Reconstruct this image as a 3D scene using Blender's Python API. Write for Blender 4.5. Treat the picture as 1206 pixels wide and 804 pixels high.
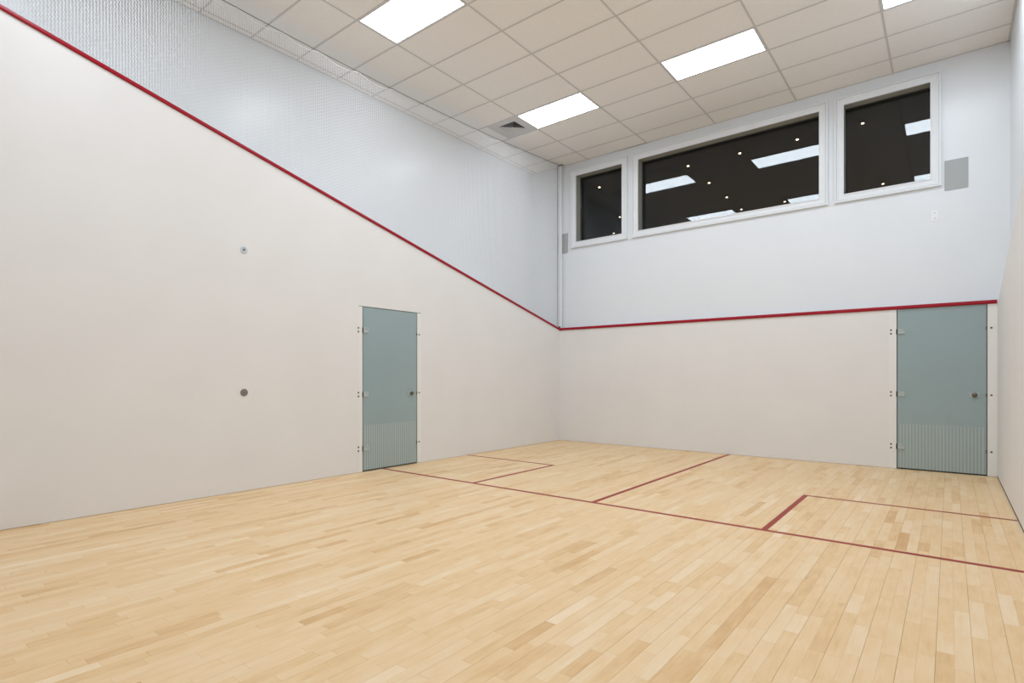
import bpy, bmesh, math, random
from mathutils import Vector
random.seed(7)
S = bpy.context.scene
for o in list(bpy.data.objects): bpy.data.objects.remove(o)
C = S.collection

# ------------------------------------------------------------------ camera, world, exposure
F_PX, PY, YAW = 650.838, 443.725, 0.670
CAM = (5.953, -9.012, 1.229)
cd = bpy.data.cameras.new('camera'); cam = bpy.data.objects.new('camera', cd); C.objects.link(cam)
cam.location = CAM; cam.rotation_euler = (math.pi/2, 0, YAW)
cd.sensor_fit = 'HORIZONTAL'; cd.sensor_width = 36.0; cd.lens = F_PX/1206*36; cd.shift_y = (PY-402)/1206
cd.clip_start = 0.05
S.camera = cam
w = bpy.data.worlds.new('world'); S.world = w; w.use_nodes = True
w.node_tree.nodes['Background'].inputs[0].default_value = (0, 0, 0, 1)
w.node_tree.nodes['Background'].inputs[1].default_value = 0.0
vs = S.view_settings
vs.view_transform = 'Standard'; vs.look = 'None'; vs.gamma = 1; vs.use_curve_mapping = False
vs.exposure = 0.33
LIGHT_RADIANCE = 11.0
LIGHT_COLOUR = (0.89, 0.975, 1.07)

# ------------------------------------------------------------------ dimensions (metres)
WX, LEN = 6.41, 9.75              # playing width, length; left wall x=0, rear wall y=0, front wall y=-LEN
ZC, YW = 5.354, 0.105             # ceiling height, upper rear wall set back behind the playing panel
XL, XR = -0.73, 6.535             # upper side walls, set back too
GX0, GA = 0.569, 1.1948           # ceiling grid across
GY0, GB = -0.333, 0.5974          # ceiling grid along
def out_l(y): return 2.13 + 0.2512*abs(y)     # lower edge of the out line on the left wall
GLASS_Y = YW + 0.145

# ------------------------------------------------------------------ materials
def new_mat(name):
    m = bpy.data.materials.new(name); m.use_nodes = True
    nt = m.node_tree; return m, nt, nt.nodes, nt.links, nt.nodes['Principled BSDF']
def plain(name, col, rough=0.5, metal=0.0, spec=0.5, coat=0.0, coat_r=0.05):
    m, nt, N, L, b = new_mat(name)
    b.inputs['Base Color'].default_value = (*col, 1); b.inputs['Roughness'].default_value = rough
    b.inputs['Metallic'].default_value = metal; b.inputs['Specular IOR Level'].default_value = spec
    b.inputs['Coat Weight'].default_value = coat; b.inputs['Coat Roughness'].default_value = coat_r
    return m
def noisy(name, c1, c2, scale=3.0, rough=0.6, bump=0.0, bscale=80, stretch=(1, 1, 1), spec=0.4, detail=5):
    m, nt, N, L, b = new_mat(name)
    g = N.new('ShaderNodeNewGeometry'); mp = N.new('ShaderNodeMapping'); mp.inputs['Scale'].default_value = stretch
    L.new(g.outputs['Position'], mp.inputs['Vector'])
    n = N.new('ShaderNodeTexNoise'); n.inputs['Scale'].default_value = scale; n.inputs['Detail'].default_value = detail
    L.new(mp.outputs[0], n.inputs['Vector'])
    r = N.new('ShaderNodeValToRGB'); r.color_ramp.elements[0].position = 0.3; r.color_ramp.elements[1].position = 0.7
    r.color_ramp.elements[0].color = (*c1, 1); r.color_ramp.elements[1].color = (*c2, 1)
    L.new(n.outputs[0], r.inputs[0]); L.new(r.outputs[0], b.inputs['Base Color'])
    b.inputs['Roughness'].default_value = rough; b.inputs['Specular IOR Level'].default_value = spec
    if bump:
        n2 = N.new('ShaderNodeTexNoise'); n2.inputs['Scale'].default_value = bscale; n2.inputs['Detail'].default_value = 3
        L.new(g.outputs['Position'], n2.inputs['Vector'])
        bp = N.new('ShaderNodeBump'); bp.inputs['Strength'].default_value = bump; bp.inputs['Distance'].default_value = 0.002
        L.new(n2.outputs[0], bp.inputs['Height']); L.new(bp.outputs[0], b.inputs['Normal'])
    return m
def emitter(name, col, strength):
    m, nt, N, L, b = new_mat(name)
    b.inputs['Base Color'].default_value = (0.8, 0.8, 0.8, 1)
    b.inputs['Emission Color'].default_value = (*col, 1); b.inputs['Emission Strength'].default_value = strength
    return m
M = {}
M['plaster'] = noisy('court_plaster', (0.828, 0.812, 0.800), (0.853, 0.837, 0.825), 1.6, 0.55, 0.06, 60)
M['upper_paint'] = noisy('upper_wall_paint', (0.812, 0.843, 0.873), (0.830, 0.861, 0.891), 1.2, 0.30, 0.03, 90, spec=0.5)
M['jamb'] = plain('grey_olive_jamb', (0.36, 0.355, 0.315), 0.5)
M['trim_white'] = plain('white_trim', (0.835, 0.855, 0.873), 0.4)
M['frame_panel'] = plain('door_frame_panel', (0.87, 0.86, 0.835), 0.45)
M['tile'] = noisy('ceiling_tile', (0.91, 0.88, 0.845), (0.955, 0.925, 0.89), 55, 0.9, 0.25, 320, spec=0.2)
M['tee'] = plain('ceiling_grid', (0.66, 0.64, 0.62), 0.5)
M['light_frame'] = plain('light_frame', (0.68, 0.69, 0.70), 0.45)
M['diffuser'] = emitter('light_diffuser', LIGHT_COLOUR, LIGHT_RADIANCE)
M['red'] = plain('red_rail', (0.36, 0.003, 0.018), 0.30, spec=0.3)
M['red_line'] = noisy('red_floor_paint', (0.31, 0.034, 0.022), (0.36, 0.044, 0.030), 6, 0.45, spec=0.2)
M['subfloor'] = plain('subfloor', (0.05, 0.035, 0.02), 0.9)
M['steel'] = plain('brushed_steel', (0.45, 0.44, 0.42), 0.35, 1.0)
M['knob'] = plain('dark_bronze_knob', (0.16, 0.13, 0.11), 0.35, 0.7)
M['bolt'] = plain('dark_bolt', (0.16, 0.15, 0.14), 0.4, 0.8)
M['dark'] = plain('dark_gap', (0.03, 0.03, 0.03), 0.8)
M['glass_edge'] = plain('glass_edge', (0.10, 0.13, 0.13), 0.3)
M['door_glass'] = noisy('frosted_door_glass', (0.315, 0.410, 0.428), (0.330, 0.425, 0.443), 1.0, 0.20, spec=0.6)
M['stripe'] = plain('frosted_stripe', (0.44, 0.51, 0.49), 0.35)
M['acrylic'] = plain('acrylic_plate', (0.46, 0.53, 0.52), 0.2)
M['net'] = plain('white_net_cord', (0.92, 0.93, 0.94), 0.7)
M['cable'] = plain('dark_cable', (0.09, 0.09, 0.085), 0.5, 0.4)
M['grille'] = noisy('speaker_grille', (0.40, 0.42, 0.42), (0.47, 0.49, 0.49), 260, 0.6, detail=1)
M['vent_black'] = plain('vent_duct', (0.015, 0.015, 0.015), 0.9)
M['vent'] = plain('vent_paint', (0.66, 0.66, 0.67), 0.45)
M['plastic'] = plain('white_plastic', (0.93, 0.94, 0.96), 0.3)
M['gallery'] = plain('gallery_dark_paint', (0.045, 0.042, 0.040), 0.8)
M['spot'] = emitter('downlight_bulb', (1.0, 0.74, 0.52), 50.0)
M['spot_trim'] = plain('downlight_trim', (0.20, 0.14, 0.10), 0.5)
M['disc_clear'] = plain('pale_blue_disc', (0.50, 0.57, 0.63), 0.25)
M['disc_clear_rim'] = plain('pale_disc_rim', (0.62, 0.67, 0.71), 0.3)
M['disc_grey'] = plain('grey_metal_disc', (0.27, 0.27, 0.26), 0.4, 0.3)
M['disc_grey_rim'] = plain('grey_disc_rim', (0.20, 0.20, 0.19), 0.4, 0.4)
def window_glass():
    m, nt, N, L, b = new_mat('window_glass')
    b.inputs['Base Color'].default_value = (0.50, 0.53, 0.53, 1); b.inputs['Roughness'].default_value = 0.0
    b.inputs['IOR'].default_value = 1.5; b.inputs['Transmission Weight'].default_value = 1.0
    return m
M['pane'] = window_glass()
def floor_wood():
    m, nt, N, L, b = new_mat('maple_stave')
    at = N.new('ShaderNodeAttribute'); at.attribute_name = 'tone'
    sep = N.new('ShaderNodeSeparateColor'); L.new(at.outputs['Color'], sep.inputs[0])
    g = N.new('ShaderNodeNewGeometry')
    off = N.new('ShaderNodeVectorMath'); off.operation = 'SCALE'; off.inputs['Scale'].default_value = 37.0
    L.new(at.outputs['Color'], off.inputs[0])
    add = N.new('ShaderNodeVectorMath'); add.operation = 'ADD'
    L.new(g.outputs['Position'], add.inputs[0]); L.new(off.outputs[0], add.inputs[1])
    mp = N.new('ShaderNodeMapping'); mp.inputs['Scale'].default_value = (60, 5, 1); L.new(add.outputs[0], mp.inputs['Vector'])
    n = N.new('ShaderNodeTexNoise'); n.inputs['Scale'].default_value = 1.0; n.inputs['Detail'].default_value = 4
    n.inputs['Distortion'].default_value = 0.6
    L.new(mp.outputs[0], n.inputs['Vector'])
    mp2 = N.new('ShaderNodeMapping'); mp2.inputs['Scale'].default_value = (14, 5, 1); L.new(add.outputs[0], mp2.inputs['Vector'])
    n2 = N.new('ShaderNodeTexNoise'); n2.inputs['Scale'].default_value = 1.0; n2.inputs['Detail'].default_value = 3
    L.new(mp2.outputs[0], n2.inputs['Vector'])
    ramp = N.new('ShaderNodeValToRGB'); e = ramp.color_ramp.elements
    e[0].position = 0.0; e[0].color = (0.630, 0.360, 0.150, 1)
    e[1].position = 1.0; e[1].color = (0.900, 0.715, 0.490, 1)
    k = ramp.color_ramp.elements.new(0.5); k.color = (0.820, 0.575, 0.312, 1)
    mix = N.new('ShaderNodeMath'); mix.operation = 'MULTIPLY_ADD'; mix.inputs[1].default_value = 0.40; mix.inputs[2].default_value = -0.20
    L.new(n.outputs[0], mix.inputs[0])
    mix2 = N.new('ShaderNodeMath'); mix2.operation = 'MULTIPLY_ADD'; mix2.inputs[1].default_value = 0.55; mix2.inputs[2].default_value = -0.275
    L.new(n2.outputs[0], mix2.inputs[0])
    s1 = N.new('ShaderNodeMath'); L.new(sep.outputs[0], s1.inputs[0]); L.new(mix.outputs[0], s1.inputs[1])
    s2 = N.new('ShaderNodeMath'); L.new(s1.outputs[0], s2.inputs[0]); L.new(mix2.outputs[0], s2.inputs[1])
    L.new(s2.outputs[0], ramp.inputs[0])
    mp3 = N.new('ShaderNodeMapping'); mp3.inputs['Scale'].default_value = (1.7, 1.1, 0.0); L.new(g.outputs['Position'], mp3.inputs['Vector'])
    vo = N.new('ShaderNodeTexVoronoi'); vo.inputs['Scale'].default_value = 1.0; L.new(mp3.outputs[0], vo.inputs['Vector'])
    knot = N.new('ShaderNodeMapRange'); knot.inputs['From Min'].default_value = 0.004; knot.inputs['From Max'].default_value = 0.018
    knot.inputs['To Min'].default_value = 0.75; knot.inputs['To Max'].default_value = 0.0; L.new(vo.outputs['Distance'], knot.inputs['Value'])
    sc = N.new('ShaderNodeSeparateColor'); L.new(vo.outputs['Color'], sc.inputs[0])
    gt = N.new('ShaderNodeMath'); gt.operation = 'GREATER_THAN'; gt.inputs[1].default_value = 0.62; L.new(sc.outputs[0], gt.inputs[0])
    kf = N.new('ShaderNodeMath'); kf.operation = 'MULTIPLY'; L.new(knot.outputs[0], kf.inputs[0]); L.new(gt.outputs[0], kf.inputs[1])
    km = N.new('ShaderNodeMix'); km.data_type = 'RGBA'; km.inputs['B'].default_value = (0.16, 0.07, 0.025, 1)
    L.new(kf.outputs[0], km.inputs['Factor']); L.new(ramp.outputs[0], km.inputs['A']); L.new(km.outputs['Result'], b.inputs['Base Color'])
    b.inputs['Roughness'].default_value = 0.46; b.inputs['Specular IOR Level'].default_value = 0.24
    return m
M['wood'] = floor_wood()

# ------------------------------------------------------------------ mesh helpers
def obj(name, bm, mat, parent=None, loc=(0, 0, 0), smooth=False):
    me = bpy.data.meshes.new(name); bm.normal_update(); bm.to_mesh(me); bm.free()
    me.materials.append(M[mat])
    if smooth:
        for p in me.polygons: p.use_smooth = True
    o = bpy.data.objects.new(name, me); C.objects.link(o); o.location = loc
    if parent: o.parent = parent
    return o
def mesh_obj(name, verts, faces, mat, parent=None, loc=(0, 0, 0)):
    me = bpy.data.meshes.new(name); me.from_pydata(verts, [], faces); me.update()
    me.materials.append(M[mat])
    o = bpy.data.objects.new(name, me); C.objects.link(o); o.location = loc
    if parent: o.parent = parent
    return o
def link_copy(src, loc, parent, name=None):
    c = src.copy(); C.objects.link(c); c.location = loc; c.parent = parent
    if name: c.name = name
    return c
def empty(name, loc=(0, 0, 0)):
    o = bpy.data.objects.new(name, None); C.objects.link(o); o.location = loc; o.empty_display_size = 0.1
    return o
def tag(o, label, cat, group=None):
    o['label'] = label; o['category'] = cat
    if group: o['group'] = group
    return o
def struct(o, label=None):
    o['kind'] = 'structure'
    if label: o['label'] = label
    return o
def box(bm, x0, x1, y0, y1, z0, z1):
    v = [bm.verts.new(p) for p in ((x0, y0, z0), (x1, y0, z0), (x1, y1, z0), (x0, y1, z0), (x0, y0, z1), (x1, y0, z1), (x1, y1, z1), (x0, y1, z1))]
    for f in ((3, 2, 1, 0), (4, 5, 6, 7), (0, 1, 5, 4), (1, 2, 6, 5), (2, 3, 7, 6), (3, 0, 4, 7)): bm.faces.new([v[i] for i in f])
def bbox(bm, x0, x1, y0, y1, z0, z1, r=0.002):
    t = bmesh.new(); box(t, x0, x1, y0, y1, z0, z1)
    bmesh.ops.bevel(t, geom=list(t.edges), offset=r, segments=2, affect='EDGES', profile=0.5)
    me = bpy.data.meshes.new('t'); t.to_mesh(me); t.free(); bm.from_mesh(me); bpy.data.meshes.remove(me)
def quad(bm, *pts):
    return bm.faces.new([bm.verts.new(p) for p in pts])
def lathe(bm, profile, seg=20, axis='z', at=(0, 0, 0)):
    """profile: (radius, height) from the centre outwards; height along the axis"""
    rings = []
    for r, h in profile:
        ring = []
        for i in range(seg if r > 1e-6 else 1):
            a = 2*math.pi*i/seg; u, v = r*math.cos(a), r*math.sin(a)
            p = {'z': (u, v, h), 'x': (h, u, v), 'y': (v, h, u)}[axis]
            ring.append(bm.verts.new((p[0]+at[0], p[1]+at[1], p[2]+at[2])))
        rings.append(ring)
    for a, b in zip(rings, rings[1:]):
        for i in range(seg):
            j = (i+1) % seg
            q = [a[i % len(a)], a[j % len(a)], b[j % len(b)], b[i % len(b)]]
            u = []
            for vv in q:
                if vv not in u: u.append(vv)
            if len(u) > 2: bm.faces.new(u)
    bmesh.ops.recalc_face_normals(bm, faces=bm.faces)
def tube(bm, pts, r, seg=6):
    rings = []
    for i, p in enumerate(pts):
        p = Vector(p); d = Vector(pts[min(i+1, len(pts)-1)]) - Vector(pts[max(i-1, 0)]); d.normalize()
        a = d.cross(Vector((1, 0, 0)) if abs(d.x) < 0.8 else Vector((0, 0, 1))).normalized(); b = d.cross(a)
        rings.append([bm.verts.new(p + (a*math.cos(2*math.pi*k/seg) + b*math.sin(2*math.pi*k/seg))*r) for k in range(seg)])
    for a, b in zip(rings, rings[1:]):
        for i in range(seg): bm.faces.new((a[i], a[(i+1) % seg], b[(i+1) % seg], b[i]))
    bm.faces.new(rings[0][::-1]); bm.faces.new(rings[-1])

# ------------------------------------------------------------------ the playing walls
GAP = 0.0035; GAP_R = 0.020
DL = (-4.612, -3.674, 2.142)          # left door opening y0, y1, top
DB = (5.393, 6.318, 2.150)            # rear door opening x0, x1, top
NICHE = 0.060
def wall_left():
    bm = bmesh.new(); top = lambda y: out_l(y) + 0.035
    y0, y1 = -LEN, YW; a, b, h = DL
    for u, v in ((y0, a), (b, 0), (0, y1)):
        quad(bm, (0, u, GAP), (0, v, GAP), (0, v, top(min(v, 0))), (0, u, top(min(u, 0))))
    quad(bm, (0, a, h), (0, b, h), (0, b, top(b)), (0, a, top(a)))
    quad(bm, (0, a, GAP), (0, a, h), (-NICHE, a, h), (-NICHE, a, GAP)); quad(bm, (0, b, GAP), (-NICHE, b, GAP), (-NICHE, b, h), (0, b, h))
    quad(bm, (0, a, h), (0, b, h), (-NICHE, b, h), (-NICHE, a, h)); quad(bm, (-NICHE, a, GAP), (-NICHE, a, h), (-NICHE, b, h), (-NICHE, b, GAP))
    quad(bm, (0, y0, top(y0)), (0, 0, top(0)), (XL, 0, top(0)), (XL, y0, top(y0)))
    quad(bm, (0, 0, top(0)), (0, y1, top(0)), (XL, y1, top(0)), (XL, 0, top(0)))
    for u, v in ((y0, a), (b, y1)): quad(bm, (0, u, GAP), (XL, u, GAP), (XL, v, GAP), (0, v, GAP))
    bmesh.ops.remove_doubles(bm, verts=bm.verts, dist=1e-5)
    return struct(obj('wall_left', bm, 'plaster'), 'warm white side wall below the sloping red line')
def wall_rear():
    bm = bmesh.new(); x0, x1 = 0, WX; a, b, h = DB; t = 2.155
    for u, v in ((x0, a), (b, x1)): quad(bm, (u, 0, GAP), (v, 0, GAP), (v, 0, t), (u, 0, t))
    quad(bm, (a, 0, h), (b, 0, h), (b, 0, t), (a, 0, t))
    quad(bm, (a, 0, GAP), (a, 0, h), (a, NICHE, h), (a, NICHE, GAP)); quad(bm, (b, 0, GAP), (b, NICHE, GAP), (b, NICHE, h), (b, 0, h))
    quad(bm, (a, 0, h), (b, 0, h), (b, NICHE, h), (a, NICHE, h)); quad(bm, (a, NICHE, GAP), (b, NICHE, GAP), (b, NICHE, h), (a, NICHE, h))
    quad(bm, (x0, 0, t), (x1, 0, t), (x1, YW, t), (x0, YW, t))
    for u, v in ((x0, a), (b, x1)): quad(bm, (u, 0, GAP), (u, YW, GAP), (v, YW, GAP), (v, 0, GAP))
    bmesh.ops.remove_doubles(bm, verts=bm.verts, dist=1e-5)
    return struct(obj('wall_rear', bm, 'plaster'), 'warm white rear wall below the level red line')
def wall_right():
    bm = bmesh.new(); top = lambda y: 2.113 + 0.232*abs(y)
    y0, y1 = -LEN, YW
    for u, v in ((y0, 0), (0, y1)):
        tu, tv = top(min(u, 0)), top(min(v, 0))
        quad(bm, (WX, u, GAP_R), (WX, v, GAP_R), (WX, v, tv), (WX, u, tu))
        quad(bm, (WX, u, tu), (WX, v, tv), (XR, v, tv), (XR, u, tu))
        quad(bm, (WX, u, GAP_R), (WX, v, GAP_R), (XR, v, GAP_R), (XR, u, GAP_R))
    bmesh.ops.remove_doubles(bm, verts=bm.verts, dist=1e-5)
    return struct(obj('wall_right', bm, 'plaster'), 'warm white side wall beside the rear door')
WL, WB, WR = wall_left(), wall_rear(), wall_right()
bm = bmesh.new(); box(bm, WX+0.0015, WX+0.020, -LEN, YW, -0.006, GAP_R); obj('gap_shade_strip', bm, 'dark', WR)  # near-black strip stands in for the shade under the raised right wall

# upper walls
def upper(name, pts, label):
    bm = bmesh.new(); quad(bm, *pts); return struct(obj(name, bm, 'upper_paint'), label)
upper('wall_upper_left', ((XL, -LEN, 1.9), (XL, YW, 1.9), (XL, YW, ZC+0.06), (XL, -LEN, ZC+0.06)), 'cool white upper wall behind the net')
upper('wall_upper_right', ((XR, -LEN, 1.9), (XR, YW, 1.9), (XR, YW, ZC+0.06), (XR, -LEN, ZC+0.06)), 'cool white upper side wall without a net')
bm = bmesh.new(); quad(bm, (XL, -LEN, 0), (XR, -LEN, 0), (XR, -LEN, ZC+0.06), (XL, -LEN, ZC+0.06))
struct(obj('wall_front', bm, 'plaster'), 'plain white front wall facing the windows')
WIN = [(0.312, 1.284), (1.602, 4.457), (4.769, 5.752)]
WZ0, WZ1 = 3.830, 5.100
bm = bmesh.new()
xs = [XL] + [v for p in WIN for v in p] + [XR]
for i in range(0, len(xs)-1):
    if i % 2 == 0: quad(bm, (xs[i], YW, 2.0), (xs[i+1], YW, 2.0), (xs[i+1], YW, ZC+0.06), (xs[i], YW, ZC+0.06))
    else:
        quad(bm, (xs[i], YW, 2.0), (xs[i+1], YW, 2.0), (xs[i+1], YW, WZ0), (xs[i], YW, WZ0))
        quad(bm, (xs[i], YW, WZ1), (xs[i+1], YW, WZ1), (xs[i+1], YW, ZC+0.06), (xs[i], YW, ZC+0.06))
struct(obj('wall_upper_rear', bm, 'upper_paint'), 'cool white upper wall with three windows')

# ------------------------------------------------------------------ windows
PROF = [(0.0, 0.0), (0.0, 0.022), (0.012, 0.022), (0.013, 0.012), (0.062, 0.015), (0.064, 0.024), (0.084, 0.024), (0.086, 0.018), (0.092, 0.018), (0.094, 0.040), (0.113, 0.040), (0.115, 0.0)]
WLAB = ['narrow interior window beside the net', 'wide interior window between the two narrow windows', 'narrow interior window beside the large speaker grille']
for n, (a, b) in enumerate(WIN):
    e = struct(empty(f'window_{n+1}', ((a+b)/2, YW, WZ0)), WLAB[n])
    ox, oy, oz = e.location
    corners = lambda d: [(a-d, WZ0-d), (b+d, WZ0-d), (b+d, WZ1+d), (a-d, WZ1+d)]
    for s in range(4):
        bm = bmesh.new()
        rows = []
        for d, hh in PROF:
            c = corners(d); p, q = c[s], c[(s+1) % 4]
            rows.append([bm.verts.new((p[0]-ox, -hh, p[1]-oz)), bm.verts.new((q[0]-ox, -hh, q[1]-oz))])
        for r0, r1 in zip(rows, rows[1:]): bm.faces.new((r0[0], r1[0], r1[1], r0[1]))
        bmesh.ops.recalc_face_normals(bm, faces=bm.faces)
        obj('casing', bm, 'trim_white', e)
    bm = bmesh.new(); c = [(p[0]-ox, p[1]-oz) for p in corners(0)]; dep = 0.20
    for s in range(4):
        p, q = c[s], c[(s+1) % 4]
        quad(bm, (p[0], 0, p[1]), (q[0], 0, q[1]), (q[0], dep, q[1]), (p[0], dep, p[1]))
    obj('jamb', bm, 'jamb', e)
    bm = bmesh.new(); box(bm, a-ox+0.001, b-ox-0.001, GLASS_Y-oy, GLASS_Y-oy+0.008, 0.001, WZ1-oz-0.001)
    obj('pane', bm, 'pane', e)

# ------------------------------------------------------------------ the dark gallery behind the windows
GZ = 5.26; gx0, gx1, gy0, gy1 = -3.2, 7.6, YW+0.20, 7.0
def slab(name, pts, label, mat='gallery'):
    bm = bmesh.new(); quad(bm, *pts); return struct(obj(name, bm, mat), label)
slab('ceiling_gallery', ((gx0, gy0, GZ), (gx1, gy0, GZ), (gx1, gy1, GZ), (gx0, gy1, GZ)), 'dark ceiling of the room behind the windows')
slab('floor_gallery', ((gx0, gy0, 2.9), (gx1, gy0, 2.9), (gx1, gy1, 2.9), (gx0, gy1, 2.9)), 'dark floor of the room behind the windows')
slab('wall_gallery_rear', ((gx0, gy1, 2.9), (gx1, gy1, 2.9), (gx1, gy1, GZ), (gx0, gy1, GZ)), 'dark wall of the room behind the windows')
slab('wall_gallery_left', ((gx0, gy0, 2.9), (gx0, gy1, 2.9), (gx0, gy1, GZ), (gx0, gy0, GZ)), 'dark wall of the room behind the windows')
slab('wall_gallery_right', ((gx1, gy0, 2.9), (gx1, gy1, 2.9), (gx1, gy1, GZ), (gx1, gy0, GZ)), 'dark wall of the room behind the windows')
bm = bmesh.new()
xs2 = [gx0] + xs[1:-1] + [gx1]
for i in range(len(xs2)-1):
    if i % 2 == 0: quad(bm, (xs2[i], gy0, 2.9), (xs2[i+1], gy0, 2.9), (xs2[i+1], gy0, GZ), (xs2[i], gy0, GZ))
    else:
        quad(bm, (xs2[i], gy0, 2.9), (xs2[i+1], gy0, 2.9), (xs2[i+1], gy0, WZ0), (xs2[i], gy0, WZ0))
        quad(bm, (xs2[i], gy0, WZ1), (xs2[i+1], gy0, WZ1), (xs2[i+1], gy0, GZ), (xs2[i], gy0, GZ))
struct(obj('wall_gallery_front', bm, 'gallery'), 'gallery side of the window wall')

# ------------------------------------------------------------------ ceiling: tiles in a tee grid
ceil_bm = bmesh.new(); quad(ceil_bm, (XL, -LEN, ZC+0.05), (XR, -LEN, ZC+0.05), (XR, YW, ZC+0.05), (XL, YW, ZC+0.05))
CEIL = struct(obj('ceiling', ceil_bm, 'tile'), 'suspended ceiling of pale beige tiles in a metal grid')
gx = [XL, GX0-GA] + [GX0+GA*k for k in range(0, 5)] + [XR]
gy = [YW, GY0] + [GY0-GB*j for j in range(1, 16)] + [-LEN]
LIGHTS = {(k, j) for k in (0, 2, 4) for j in (2, 7, 12)}
VENT = (-1, 2)
tile_cache = {}
def tile(x0, x1, y0, y1):
    key = (round(x1-x0, 3), round(y1-y0, 3)); g = 0.003
    loc = ((x0+x1)/2, (y0+y1)/2, ZC+0.004)
    if key in tile_cache: return link_copy(tile_cache[key], loc, CEIL)
    hx, hy = (x1-x0)/2-g, (y1-y0)/2-g
    bm = bmesh.new(); box(bm, -hx, hx, -hy, hy, 0, 0.018)
    tile_cache[key] = obj('ceiling_tile', bm, 'tile', CEIL, loc)
for ci in range(len(gx)-1):
    for ri in range(len(gy)-1):
        k, j = ci-2, ri-1
        x0, x1, y1, y0 = gx[ci], gx[ci+1], gy[ri], gy[ri+1]
        if (k, j) in LIGHTS: continue
        if (k, j) == VENT: x1 = GX0-GB
        if x1-x0 < 0.03: continue
        tile(x0, x1, y0, y1)
T = 0.011
for x in gx[1:-1]:
    bm = bmesh.new(); box(bm, -T, T, -LEN/2, LEN/2+YW/2, 0, 0.0035); box(bm, -0.001, 0.001, -LEN/2, LEN/2, 0.0035, 0.03)
    obj('main_tee', bm, 'tee', CEIL, (x, -LEN/2+YW/2, ZC))
tee_cache = {}
for ci in range(len(gx)-1):
    for y in gy[1:-1]:
        x0, x1 = gx[ci], gx[ci+1]; L_ = round(x1-x0-2*T, 3); loc = ((x0+x1)/2, y, ZC)
        if L_ < 0.02: continue
        if L_ in tee_cache: link_copy(tee_cache[L_], loc, CEIL); continue
        bm = bmesh.new(); box(bm, -L_/2, L_/2, -T, T, 0, 0.0035); box(bm, -L_/2, L_/2, -0.001, 0.001, 0.0035, 0.03)
        tee_cache[L_] = obj('cross_tee', bm, 'tee', CEIL, loc)
bm = bmesh.new(); box(bm, -T, T, -GB/2+T, GB/2-T, 0, 0.0035)
obj('cross_tee', bm, 'tee', CEIL, (GX0-GB, GY0-GB*2.5, ZC))
def angle(name, x0, x1, y0, y1):
    bm = bmesh.new(); box(bm, x0, x1, y0, y1, ZC-0.001, ZC+0.003); obj('wall_angle', bm, 'tee', CEIL)
angle('a', XL, XL+0.022, -LEN, YW); angle('a', XR-0.024, XR, -LEN, YW); angle('a', XL, XR, YW-0.018, YW); angle('a', XL, XR, -LEN, -LEN+0.02)

bm = bmesh.new(); v = [bm.verts.new(p) for p in ((1.02, YW-0.019, ZC-0.0015), (1.78, YW-0.019, ZC-0.0015), (1.78, YW-0.008, ZC-0.0015), (1.40, YW-0.008, ZC-0.0015))]; bm.faces.new(v[::-1])
obj('open_joint', bm, 'dark', CEIL)

# ------------------------------------------------------------------ ceiling lights
COLW = {0: 'beside the net', 2: 'in mid-ceiling', 4: 'beside the netless wall'}
ROWW = {2: 'row nearest the windows', 7: 'second row from the windows', 12: 'third row from the windows'}
IN = 0.028
for k in (0, 2, 4):
    for j in (2, 7, 12):
        x0 = GX0+GA*k+T; x1 = GX0+GA*(k+1)-T; y1 = GY0-GB*j-T; y0 = GY0-GB*(j+1)+T
        if k == 4: x1 = XR-0.026
        e = empty('ceiling_light', ((x0+x1)/2, (y0+y1)/2, ZC))
        tag(e, f'glowing white ceiling panel light {COLW[k]}, {ROWW[j]}', 'ceiling light', 'flat panel lights in the ceiling grid')
        hx, hy = (x1-x0)/2, (y1-y0)/2; i = IN-T
        bm = bmesh.new()
        for p in ((-hx, hx, -hy, -hy+i), (-hx, hx, hy-i, hy), (-hx, -hx+i, -hy+i, hy-i), (hx-i, hx, -hy+i, hy-i)):
            box(bm, *p, -0.001, 0.03)
        obj('light_frame', bm, 'light_frame', e)
        bm = bmesh.new(); quad(bm, (-hx+i, -hy+i, 0.003), (-hx+i, hy-i, 0.003), (hx-i, hy-i, 0.003), (hx-i, -hy+i, 0.003))
        obj('diffuser', bm, 'diffuser', e)

# ------------------------------------------------------------------ air vent
vx, vy = GX0-GB/2, GY0-GB*2.5
e = tag(empty('ceiling_vent', (vx, vy, ZC)), 'square white ceiling air vent with nested black-gapped louvres beside a ceiling light', 'air vent')
h = GB/2-T; c0 = 0.172
bm = bmesh.new()
for p in ((-h, h, -h, -c0), (-h, h, c0, h), (-h, -c0, -c0, c0), (c0, h, -c0, c0)): box(bm, *p, 0.0, 0.004)
obj('face_plate', bm, 'vent', e)
for i in range(5):
    r0 = c0-0.034*i; r1 = r0-0.027; bm = bmesh.new()
    for s in range(4):
        ca, sa = [(1, 0), (0, 1), (-1, 0), (0, -1)][s]
        f = lambda u, v, z: (u*ca-v*sa, u*sa+v*ca, z)
        quad(bm, f(r0, -r0, -0.003), f(r0, r0, -0.003), f(r1, r1, 0.017), f(r1, -r1, 0.017))
        quad(bm, f(r0, -r0, -0.003), f(r0, r0, -0.003), f(r0, r0, 0.001), f(r0, -r0, 0.001))
        quad(bm, f(r0, -r0, 0.001), f(r0, r0, 0.001), f(r1, r1, 0.020), f(r1, -r1, 0.020))
    obj('louvre', bm, 'vent', e)
bm = bmesh.new(); quad(bm, (-c0, -c0, 0.044), (c0, -c0, 0.044), (c0, c0, 0.044), (-c0, c0, 0.044))
for s in range(4):
    ca, sa = [(1, 0), (0, 1), (-1, 0), (0, -1)][s]; f = lambda u, v, z: (u*ca-v*sa, u*sa+v*ca, z)
    quad(bm, f(c0, -c0, 0.004), f(c0, c0, 0.004), f(c0, c0, 0.044), f(c0, -c0, 0.044))
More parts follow.
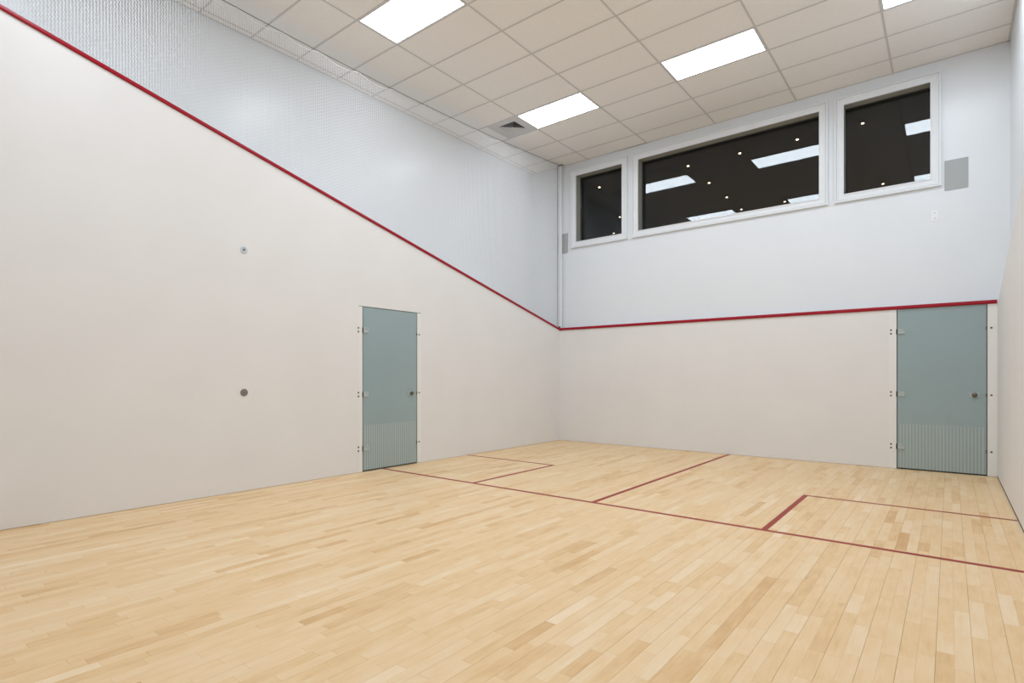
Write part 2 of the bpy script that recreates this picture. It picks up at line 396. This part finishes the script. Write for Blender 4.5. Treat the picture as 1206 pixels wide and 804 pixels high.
obj('duct', bm, 'vent_black', e)

# ------------------------------------------------------------------ red rails
RPROF = [(0.0, 0.0), (0.014, 0.0), (0.022, 0.008), (0.024, 0.022), (0.022, 0.040), (0.014, 0.050), (0.0, 0.050)]
bm = bmesh.new(); rows = []
for y in (-LEN, 0.0):
    rows.append([bm.verts.new((p*0.8, y, out_l(y)+0.005+z*0.76)) for p, z in RPROF])
for a, b in zip(range(len(RPROF)-1), range(1, len(RPROF))): bm.faces.new((rows[0][a], rows[0][b], rows[1][b], rows[1][a]))
bmesh.ops.recalc_face_normals(bm, faces=bm.faces)
struct(obj('trim_1', bm, 'red'), 'red rail sloping down the side wall under the net')
bm = bmesh.new(); rows = []
for x in (0.0, WX-0.001):
    rows.append([bm.verts.new((x, -p, 2.132+z*0.92)) for p, z in RPROF])
for a, b in zip(range(len(RPROF)-1), range(1, len(RPROF))): bm.faces.new((rows[0][a], rows[0][b], rows[1][b], rows[1][a]))
bm.faces.new(rows[1])
bmesh.ops.recalc_face_normals(bm, faces=bm.faces)
struct(obj('trim_2', bm, 'red'), 'level red rail across the rear wall')

# ------------------------------------------------------------------ glass doors
def door(name, label, origin, rot, width, height):
    """local: u along the door from the hinge side, -v out of the wall (into the court)"""
    e = struct(empty(name, origin), label); e.rotation_euler = (0, 0, rot)
    g = 0.005
    bm = bmesh.new(); bbox(bm, g, width-g, 0.002, 0.014, 0.012, height-g, 0.0012); pane = obj('glass_leaf', bm, 'door_glass', e)
    bm = bmesh.new()
    n = 25; pitch = (width-0.05)/n
    for i in range(n):
        x = 0.025+pitch*(i+0.5); box(bm, x-pitch*0.19, x+pitch*0.19, 0.0012, 0.0022, 0.018, 0.605)
    obj('frosted_stripes', bm, 'stripe', pane)
    bm = bmesh.new(); box(bm, g, g+0.006, 0.0005, 0.0025, 0.012, height-g); box(bm, width-g-0.006, width-g, 0.0005, 0.0025, 0.012, height-g); box(bm, g, width-g, 0.0005, 0.0025, 0.012, 0.020)
    obj('polished_edge', bm, 'glass_edge', pane)
    for z in (1.835, 1.003, 0.302):
        h_ = obj('hinge', (lambda b_: (bbox(b_, 0.014, 0.092, -0.008, 0.002, z-0.036, z+0.036, 0.003), b_)[1])(bmesh.new()), 'acrylic', e)
        bm = bmesh.new(); box(bm, -0.004, 0.010, -0.006, 0.004, z-0.034, z+0.034); obj('hinge_pin', bm, 'dark', h_)
        for dz in (-0.024, 0.024):
            for u in (-0.062, 0.036, 0.070):
                bm = bmesh.new(); lathe(bm, [(0, -0.006), (0.009, -0.006), (0.012, -0.003), (0.012, 0.0)], 12, 'y', (u, 0 if u < 0 else -0.008, z+dz))
                obj('bolt', bm, 'bolt' if u < 0 else 'stripe', h_)
        s_ = obj('strike', (lambda b_: (bbox(b_, width-0.018, width-0.002, -0.005, 0.002, z-0.020, z+0.020, 0.002), b_)[1])(bmesh.new()), 'bolt', e)
        bm = bmesh.new(); lathe(bm, [(0, -0.006), (0.009, -0.006), (0.012, -0.003), (0.012, 0.0)], 12, 'y', (width+0.037, 0, z)); obj('bolt', bm, 'bolt', s_)
    z = 1.003; u = width-0.122
    bm = bmesh.new(); bbox(bm, u-0.052, u+0.052, -0.004, 0.002, z-0.030, z+0.030, 0.002); lp = obj('lock_plate', bm, 'acrylic', e)
    bm = bmesh.new(); lathe(bm, [(0, -0.046), (0.014, -0.046), (0.026, -0.040), (0.028, -0.028), (0.016, -0.016), (0.014, -0.004)], 20, 'y', (u, 0, z)); obj('door_knob', bm, 'knob', lp, smooth=True)
    return e
def frame_strip(parent_wall, x0, x1, y0, y1, z0, z1):
    bm = bmesh.new(); box(bm, x0, x1, y0, y1, z0, z1); return obj('door_frame', bm, 'frame_panel', parent_wall)
d1 = door('door_1', 'frosted glass door set in the side wall under the net', (0, DL[0], 0), math.pi/2, DL[1]-DL[0], DL[2])
d2 = door('door_2', 'frosted glass door set in the rear wall below the red rail', (DB[0], 0, 0), 0, DB[1]-DB[0], DB[2]-0.012)
# pale strips of the flush frames at both sides of each door
frame_strip(WL, 0.0, 0.0012, DL[0]-0.055, DL[0]-0.001, GAP, DL[2]); frame_strip(WL, 0.0, 0.0012, DL[1]+0.001, DL[1]+0.072, GAP, DL[2])
bm = bmesh.new(); box(bm, -0.001, 0.0016, DL[0]-0.055, DL[1]+0.072, DL[2]-0.003, DL[2]+0.003); obj('door_head', bm, 'bolt', WL)
frame_strip(WB, DB[0]-0.085, DB[0]-0.001, -0.0012, 0.0, GAP, 2.130); frame_strip(WB, DB[1]+0.001, WX-0.001, -0.0012, 0.0, GAP, 2.130)

# ------------------------------------------------------------------ floor: staves in two-strip boards, painted lines
fb = bmesh.new(); quad(fb, (XL, -LEN, -0.006), (XR, -LEN, -0.006), (XR, YW, -0.006), (XL, YW, -0.006))
FLOOR = struct(obj('floor', fb, 'subfloor'), 'pale maple strip floor of the court')
BW = 0.1290; PLANK_GAP = 0.0010; STAVE_GAP = 0.00025
def project(x, y, z):
    dx, dy, dz = x-CAM[0], y-CAM[1], z-CAM[2]
    s, c = math.sin(YAW), math.cos(YAW); d = -s*dx+c*dy
    if d < 0.05: return None
    return 603+F_PX*(c*dx+s*dy)/d, PY-F_PX*dz/d
staves = []
xb = 0.004; xend = WX+0.001
nb = int((xend+0.03)/BW)+1
fx0 = -0.03
for i in range(nb):
    bx0 = fx0+BW*i; board_tone = random.gauss(0, 0.035)
    for s_ in range(2):
        a = bx0 + (PLANK_GAP/2 if s_ == 0 else BW/2+STAVE_GAP/2); b = bx0 + (BW/2-STAVE_GAP/2 if s_ == 0 else BW-PLANK_GAP/2)
        y = YW*0.3 + random.uniform(0, 0.5)
        while y > -LEN:
            L_ = random.choice((0.28, 0.36, 0.44, 0.52, 0.60, 0.70))*random.uniform(0.85, 1.1)
            ya, yb = max(y-L_, -LEN+0.002), min(y, 0.03)
            if yb-ya > 0.02 and a < xend:
                t = 0.60 + board_tone + random.gauss(0, 0.095)
                if random.random() < 0.07: t -= 0.22
                if random.random() < 0.08: t += 0.12
                staves.append((a, min(b, xend), ya+0.0002, yb-0.0002, (t, random.random(), random.random())))
            y -= L_
def stave_geo(a, b, ya, yb, o=(0, 0, 0)):
    c = 0.00025; V = []
    for z, i in ((-0.006, 0), (-c, 0), (0.0, c)):
        V += [(a+i-o[0], ya+i-o[1], z), (b-i-o[0], ya+i-o[1], z), (b-i-o[0], yb-i-o[1], z), (a+i-o[0], yb-i-o[1], z)]
    Fc = [(8, 9, 10, 11)]
    for k in (0, 4):
        for q in range(4): Fc.append((k+q, k+(q+1) % 4, k+4+(q+1) % 4, k+4+q))
    return V, Fc
def area(s):
    P = [project(x, y, 0) for x, y in ((s[0], s[2]), (s[1], s[2]), (s[1], s[3]), (s[0], s[3]))]
    if any(p is None for p in P): return 0
    cx = sum(p[0] for p in P)/4; cy = sum(p[1] for p in P)/4
    if not (0 < cx < 1206 and 0 < cy < 804): return 0
    return abs(sum(P[i][0]*P[(i+1) % 4][1]-P[(i+1) % 4][0]*P[i][1] for i in range(4)))/2
staves.sort(key=area, reverse=True)
def set_tone(me, cols):
    at = me.attributes.new('tone', 'FLOAT_COLOR', 'POINT')
    at.data.foreach_set('color', [v for c in cols for v in (*c, 1.0)])
for s in staves[:300]:
    o = ((s[0]+s[1])/2, (s[2]+s[3])/2, 0); V, Fc = stave_geo(*s[:4], o)
    p = mesh_obj('floor_stave', V, Fc, 'wood', FLOOR, o); set_tone(p.data, [s[4]]*12)
V, Fc, cols = [], [], []
for s in staves[300:]:
    v, f_ = stave_geo(*s[:4]); n = len(V); V += v; Fc += [tuple(i+n for i in q) for q in f_]; cols += [s[4]]*12
rest = mesh_obj('floor_staves', V, Fc, 'wood', FLOOR); set_tone(rest.data, cols); rest['kind'] = 'stuff'
def line(name, x0, x1, y0, y1):
    bm = bmesh.new(); box(bm, x0, x1, y0, y1, 0.0, 0.0007); o = obj(name, bm, 'red_line', FLOOR)
    return o
YS0, YS1 = -4.302, -4.252; YB0, YB1 = -2.645, -2.600
line('short_line', 0.002, WX-0.002, YS0, YS1)
line('half_court_line', 3.183, 3.233, YS1, -0.002)
line('service_box_line', 1.597, 1.645, YS1, YB1); line('service_box_line', 0.002, 1.597, YB0, YB1)
line('service_box_line', 4.757, 4.803, YS1, YB1); line('service_box_line', 4.803, WX-0.002, YB0, YB1)

# ------------------------------------------------------------------ net on the left, post, cable
def cable_z(y): return 5.152 + 0.0083*(y+4.9)**2
NET = tag(empty('court_net', (0, -LEN/2, cable_z(-LEN/2))), 'fine white mesh net hanging from a dark cable above the sloping red rail', 'net')
nl = NET.location
clips = []
y = -0.12
while y > -LEN+0.1: clips.append(y); y -= random.uniform(0.40, 0.62)
clips = [-0.03] + clips + [-LEN+0.03]
def scallop(y):
    for a, b in zip(clips, clips[1:]):
        if b <= y <= a:
            u = (y-b)/(a-b); return cable_z(y) - 0.006 - 0.055*4*u*(1-u)*min(1, (a-b)/0.6)
    return cable_z(y)-0.006
V, Fc = [], []
DY, DZ, R = 0.0245, 0.0195, 0.0028
ns = int((LEN-0.08)/DY)
for i in range(ns):
    yc = -0.04 - DY*i; zb = out_l(yc)+0.040; zt = scallop(yc); n = max(2, int((zt-zb)/DZ))
    base = len(V)
    for q in range(n+1):
        z = zb+(zt-zb)*q/n; amp = 0.0048*(1 if (q+i) % 2 else -1)
        bx = -0.012+0.010*math.sin(yc*2.1+z*1.3)
        for a in range(3):
            an = 2*math.pi*a/3+0.5; V.append((bx+R*math.cos(an)-nl[0], yc+amp+R*math.sin(an)-nl[1], z-nl[2]))
    for q in range(n):
        for a in range(3):
            b2 = (a+1) % 3; k = base+q*3; Fc.append((k+a, k+b2, k+3+b2, k+3+a))
m = mesh_obj('mesh', V, Fc, 'net', NET); m['kind'] = 'stuff'
def local(pts): return [(p[0]-nl[0], p[1]-nl[1], p[2]-nl[2]) for p in pts]
bm = bmesh.new(); tube(bm, local([(-0.008, -0.012-(LEN-0.02)*i/60, cable_z(-LEN*i/60)) for i in range(61)]), 0.0042, 6); obj('cable', bm, 'cable', NET, smooth=True)
pts = []
for i in range(600):
    yy = -0.03-(LEN-0.06)*i/599; pts.append((-0.004, yy, scallop(yy)))
bm = bmesh.new(); tube(bm, local(pts), 0.0045, 5); obj('edge_rope', bm, 'net', NET, smooth=True)
bm = bmesh.new(); tube(bm, local([(-0.035, -0.022, 2.19), (-0.035, -0.022, 5.345)]), 0.0065, 6); obj('side_cable', bm, 'cable', NET)
for y in clips:
    bm = bmesh.new(); tube(bm, local([(-0.008, y, cable_z(y)+0.008), (-0.008, y, cable_z(y)-0.014)]), 0.005, 5); obj('clip', bm, 'cable', NET)

POST = tag(empty('net_post', (-0.006, 0.026, 2.18)), 'slim white post standing in the corner at the end of the net', 'post')
bm = bmesh.new(); bbox(bm, -0.031, 0.031, -0.025, 0.025, 0.0, 5.350-2.18, 0.004); obj('post', bm, 'trim_white', POST)
bm = bmesh.new(); bbox(bm, -0.036, 0.020, -0.031, -0.025, 0.005, 0.035, 0.002); obj('bracket', bm, 'bolt', POST)
bm = bmesh.new(); bbox(bm, -0.036, 0.090, -0.031, -0.025, 5.332-2.18, 5.350-2.18, 0.002); obj('bracket', bm, 'bolt', POST)

# ------------------------------------------------------------------ speakers, outlet, discs
def speaker(x, z, label):
    e = tag(empty('wall_speaker', (x, YW, z)), label, 'speaker')
    hx, hz = 0.119, 0.193
    bm = bmesh.new()
    for p in ((-hx, hx, -hz, -hz+0.006), (-hx, hx, hz-0.006, hz), (-hx, -hx+0.006, -hz+0.006, hz-0.006), (hx-0.006, hx, -hz+0.006, hz-0.006)):
        box(bm, p[0], p[1], -0.007, 0.0, p[2], p[3])
    obj('rim', bm, 'grille', e)
    bm = bmesh.new(); box(bm, -hx+0.006, hx-0.006, -0.005, 0.0, -hz+0.006, hz-0.006); obj('grille', bm, 'grille', e)
speaker(6.018, 3.836, 'flat grey rectangular speaker grille on the wall above the white outlet')
speaker(0.003, 3.836, 'flat grey rectangular speaker grille half hidden behind the white corner post')
e = tag(empty('wall_outlet', (5.797, YW, 3.340)), 'small white double outlet on the upper wall below the speaker grille', 'outlet')
bm = bmesh.new(); bbox(bm, -0.036, 0.036, -0.006, 0, -0.072, 0.072, 0.002); obj('cover_plate', bm, 'plastic', e)
for dz in (-0.033, 0.033):
    bm = bmesh.new(); bbox(bm, -0.020, 0.020, -0.009, -0.005, dz-0.020, dz+0.020, 0.002); s_ = obj('socket', bm, 'plastic', e)
    bm = bmesh.new(); box(bm, -0.010, -0.006, -0.0095, -0.006, dz-0.004, dz+0.008); box(bm, 0.006, 0.010, -0.0095, -0.006, dz-0.004, dz+0.008); obj('slot', bm, 'dark', s_)
def disc(y, z, a, b, label):
    e = tag(empty('wall_disc', (0, y, z)), label, 'wall disc')
    bm = bmesh.new(); lathe(bm, [(0.024, 0.006), (0.030, 0.008), (0.038, 0.006), (0.040, 0.0)], 24, 'x'); obj('rim', bm, b, e, smooth=True)
    bm = bmesh.new(); lathe(bm, [(0, 0.005), (0.025, 0.005), (0.025, 0.0)], 24, 'x'); obj('face', bm, a, e)
    bm = bmesh.new(); lathe(bm, [(0, 0.010), (0.007, 0.010), (0.010, 0.007), (0.010, 0.0045)], 12, 'x'); obj('screw', bm, 'bolt', e)
disc(-6.145, 2.596, 'disc_clear', 'disc_clear_rim', 'small pale blue disc high on the side wall')
disc(-6.141, 1.062, 'disc_grey', 'disc_grey_rim', 'small dark grey disc low on the side wall')

# ------------------------------------------------------------------ downlights in the gallery
SPOTS = [(0.114, 1.353, 'tiny downlight nearest the glass behind the narrow window beside the net'),
         (-0.572, 3.604, 'tiny downlight second from the glass behind the narrow window beside the net'),
         (-1.437, 4.921, 'tiny downlight farthest from the glass behind the narrow window beside the net'),
         (2.03, 1.365, 'tiny warm downlight nearest the glass in the line of four behind the wide window'),
         (2.03, 2.540, 'tiny warm downlight, second from the glass in the line of four behind the wide window'),
         (2.03, 3.708, 'tiny warm downlight, third from the glass in the line of four behind the wide window'),
         (2.02, 4.842, 'tiny warm downlight farthest from the glass in the line of four behind the wide window'),
         (2.985, 1.352, 'tiny warm downlight, middle of the three along the glass of the wide window'),
         (2.975, 4.855, 'tiny warm downlight deep behind the wide window, outside the line of four'),
         (3.922, 1.358, 'tiny warm downlight along the wide window, the one closest to the large speaker grille'),
         (4.867, 1.342, 'tiny warm downlight near the glass of the narrow window beside the large speaker grille'),
         (4.860, 4.848, 'tiny warm downlight deep behind the narrow window beside the large speaker grille')]
first = None
for x, y, lab in SPOTS:
    if first is None:
        e = empty('downlight', (x, y, GZ))
        bm = bmesh.new(); lathe(bm, [(0.019, -0.001), (0.040, -0.006), (0.046, -0.003), (0.047, 0.0)], 20); obj('trim_ring', bm, 'spot_trim', e)
        bm = bmesh.new(); lathe(bm, [(0, -0.004), (0.014, -0.003), (0.019, -0.001)], 16); obj('bulb', bm, 'spot', e)
        first = e
    else:
        e = first.copy(); C.objects.link(e); e.location = (x, y, GZ)
        for ch in list(first.children): link_copy(ch, (0, 0, 0), e)
    tag(e, lab, 'downlight', 'downlights in the dark room behind the windows')
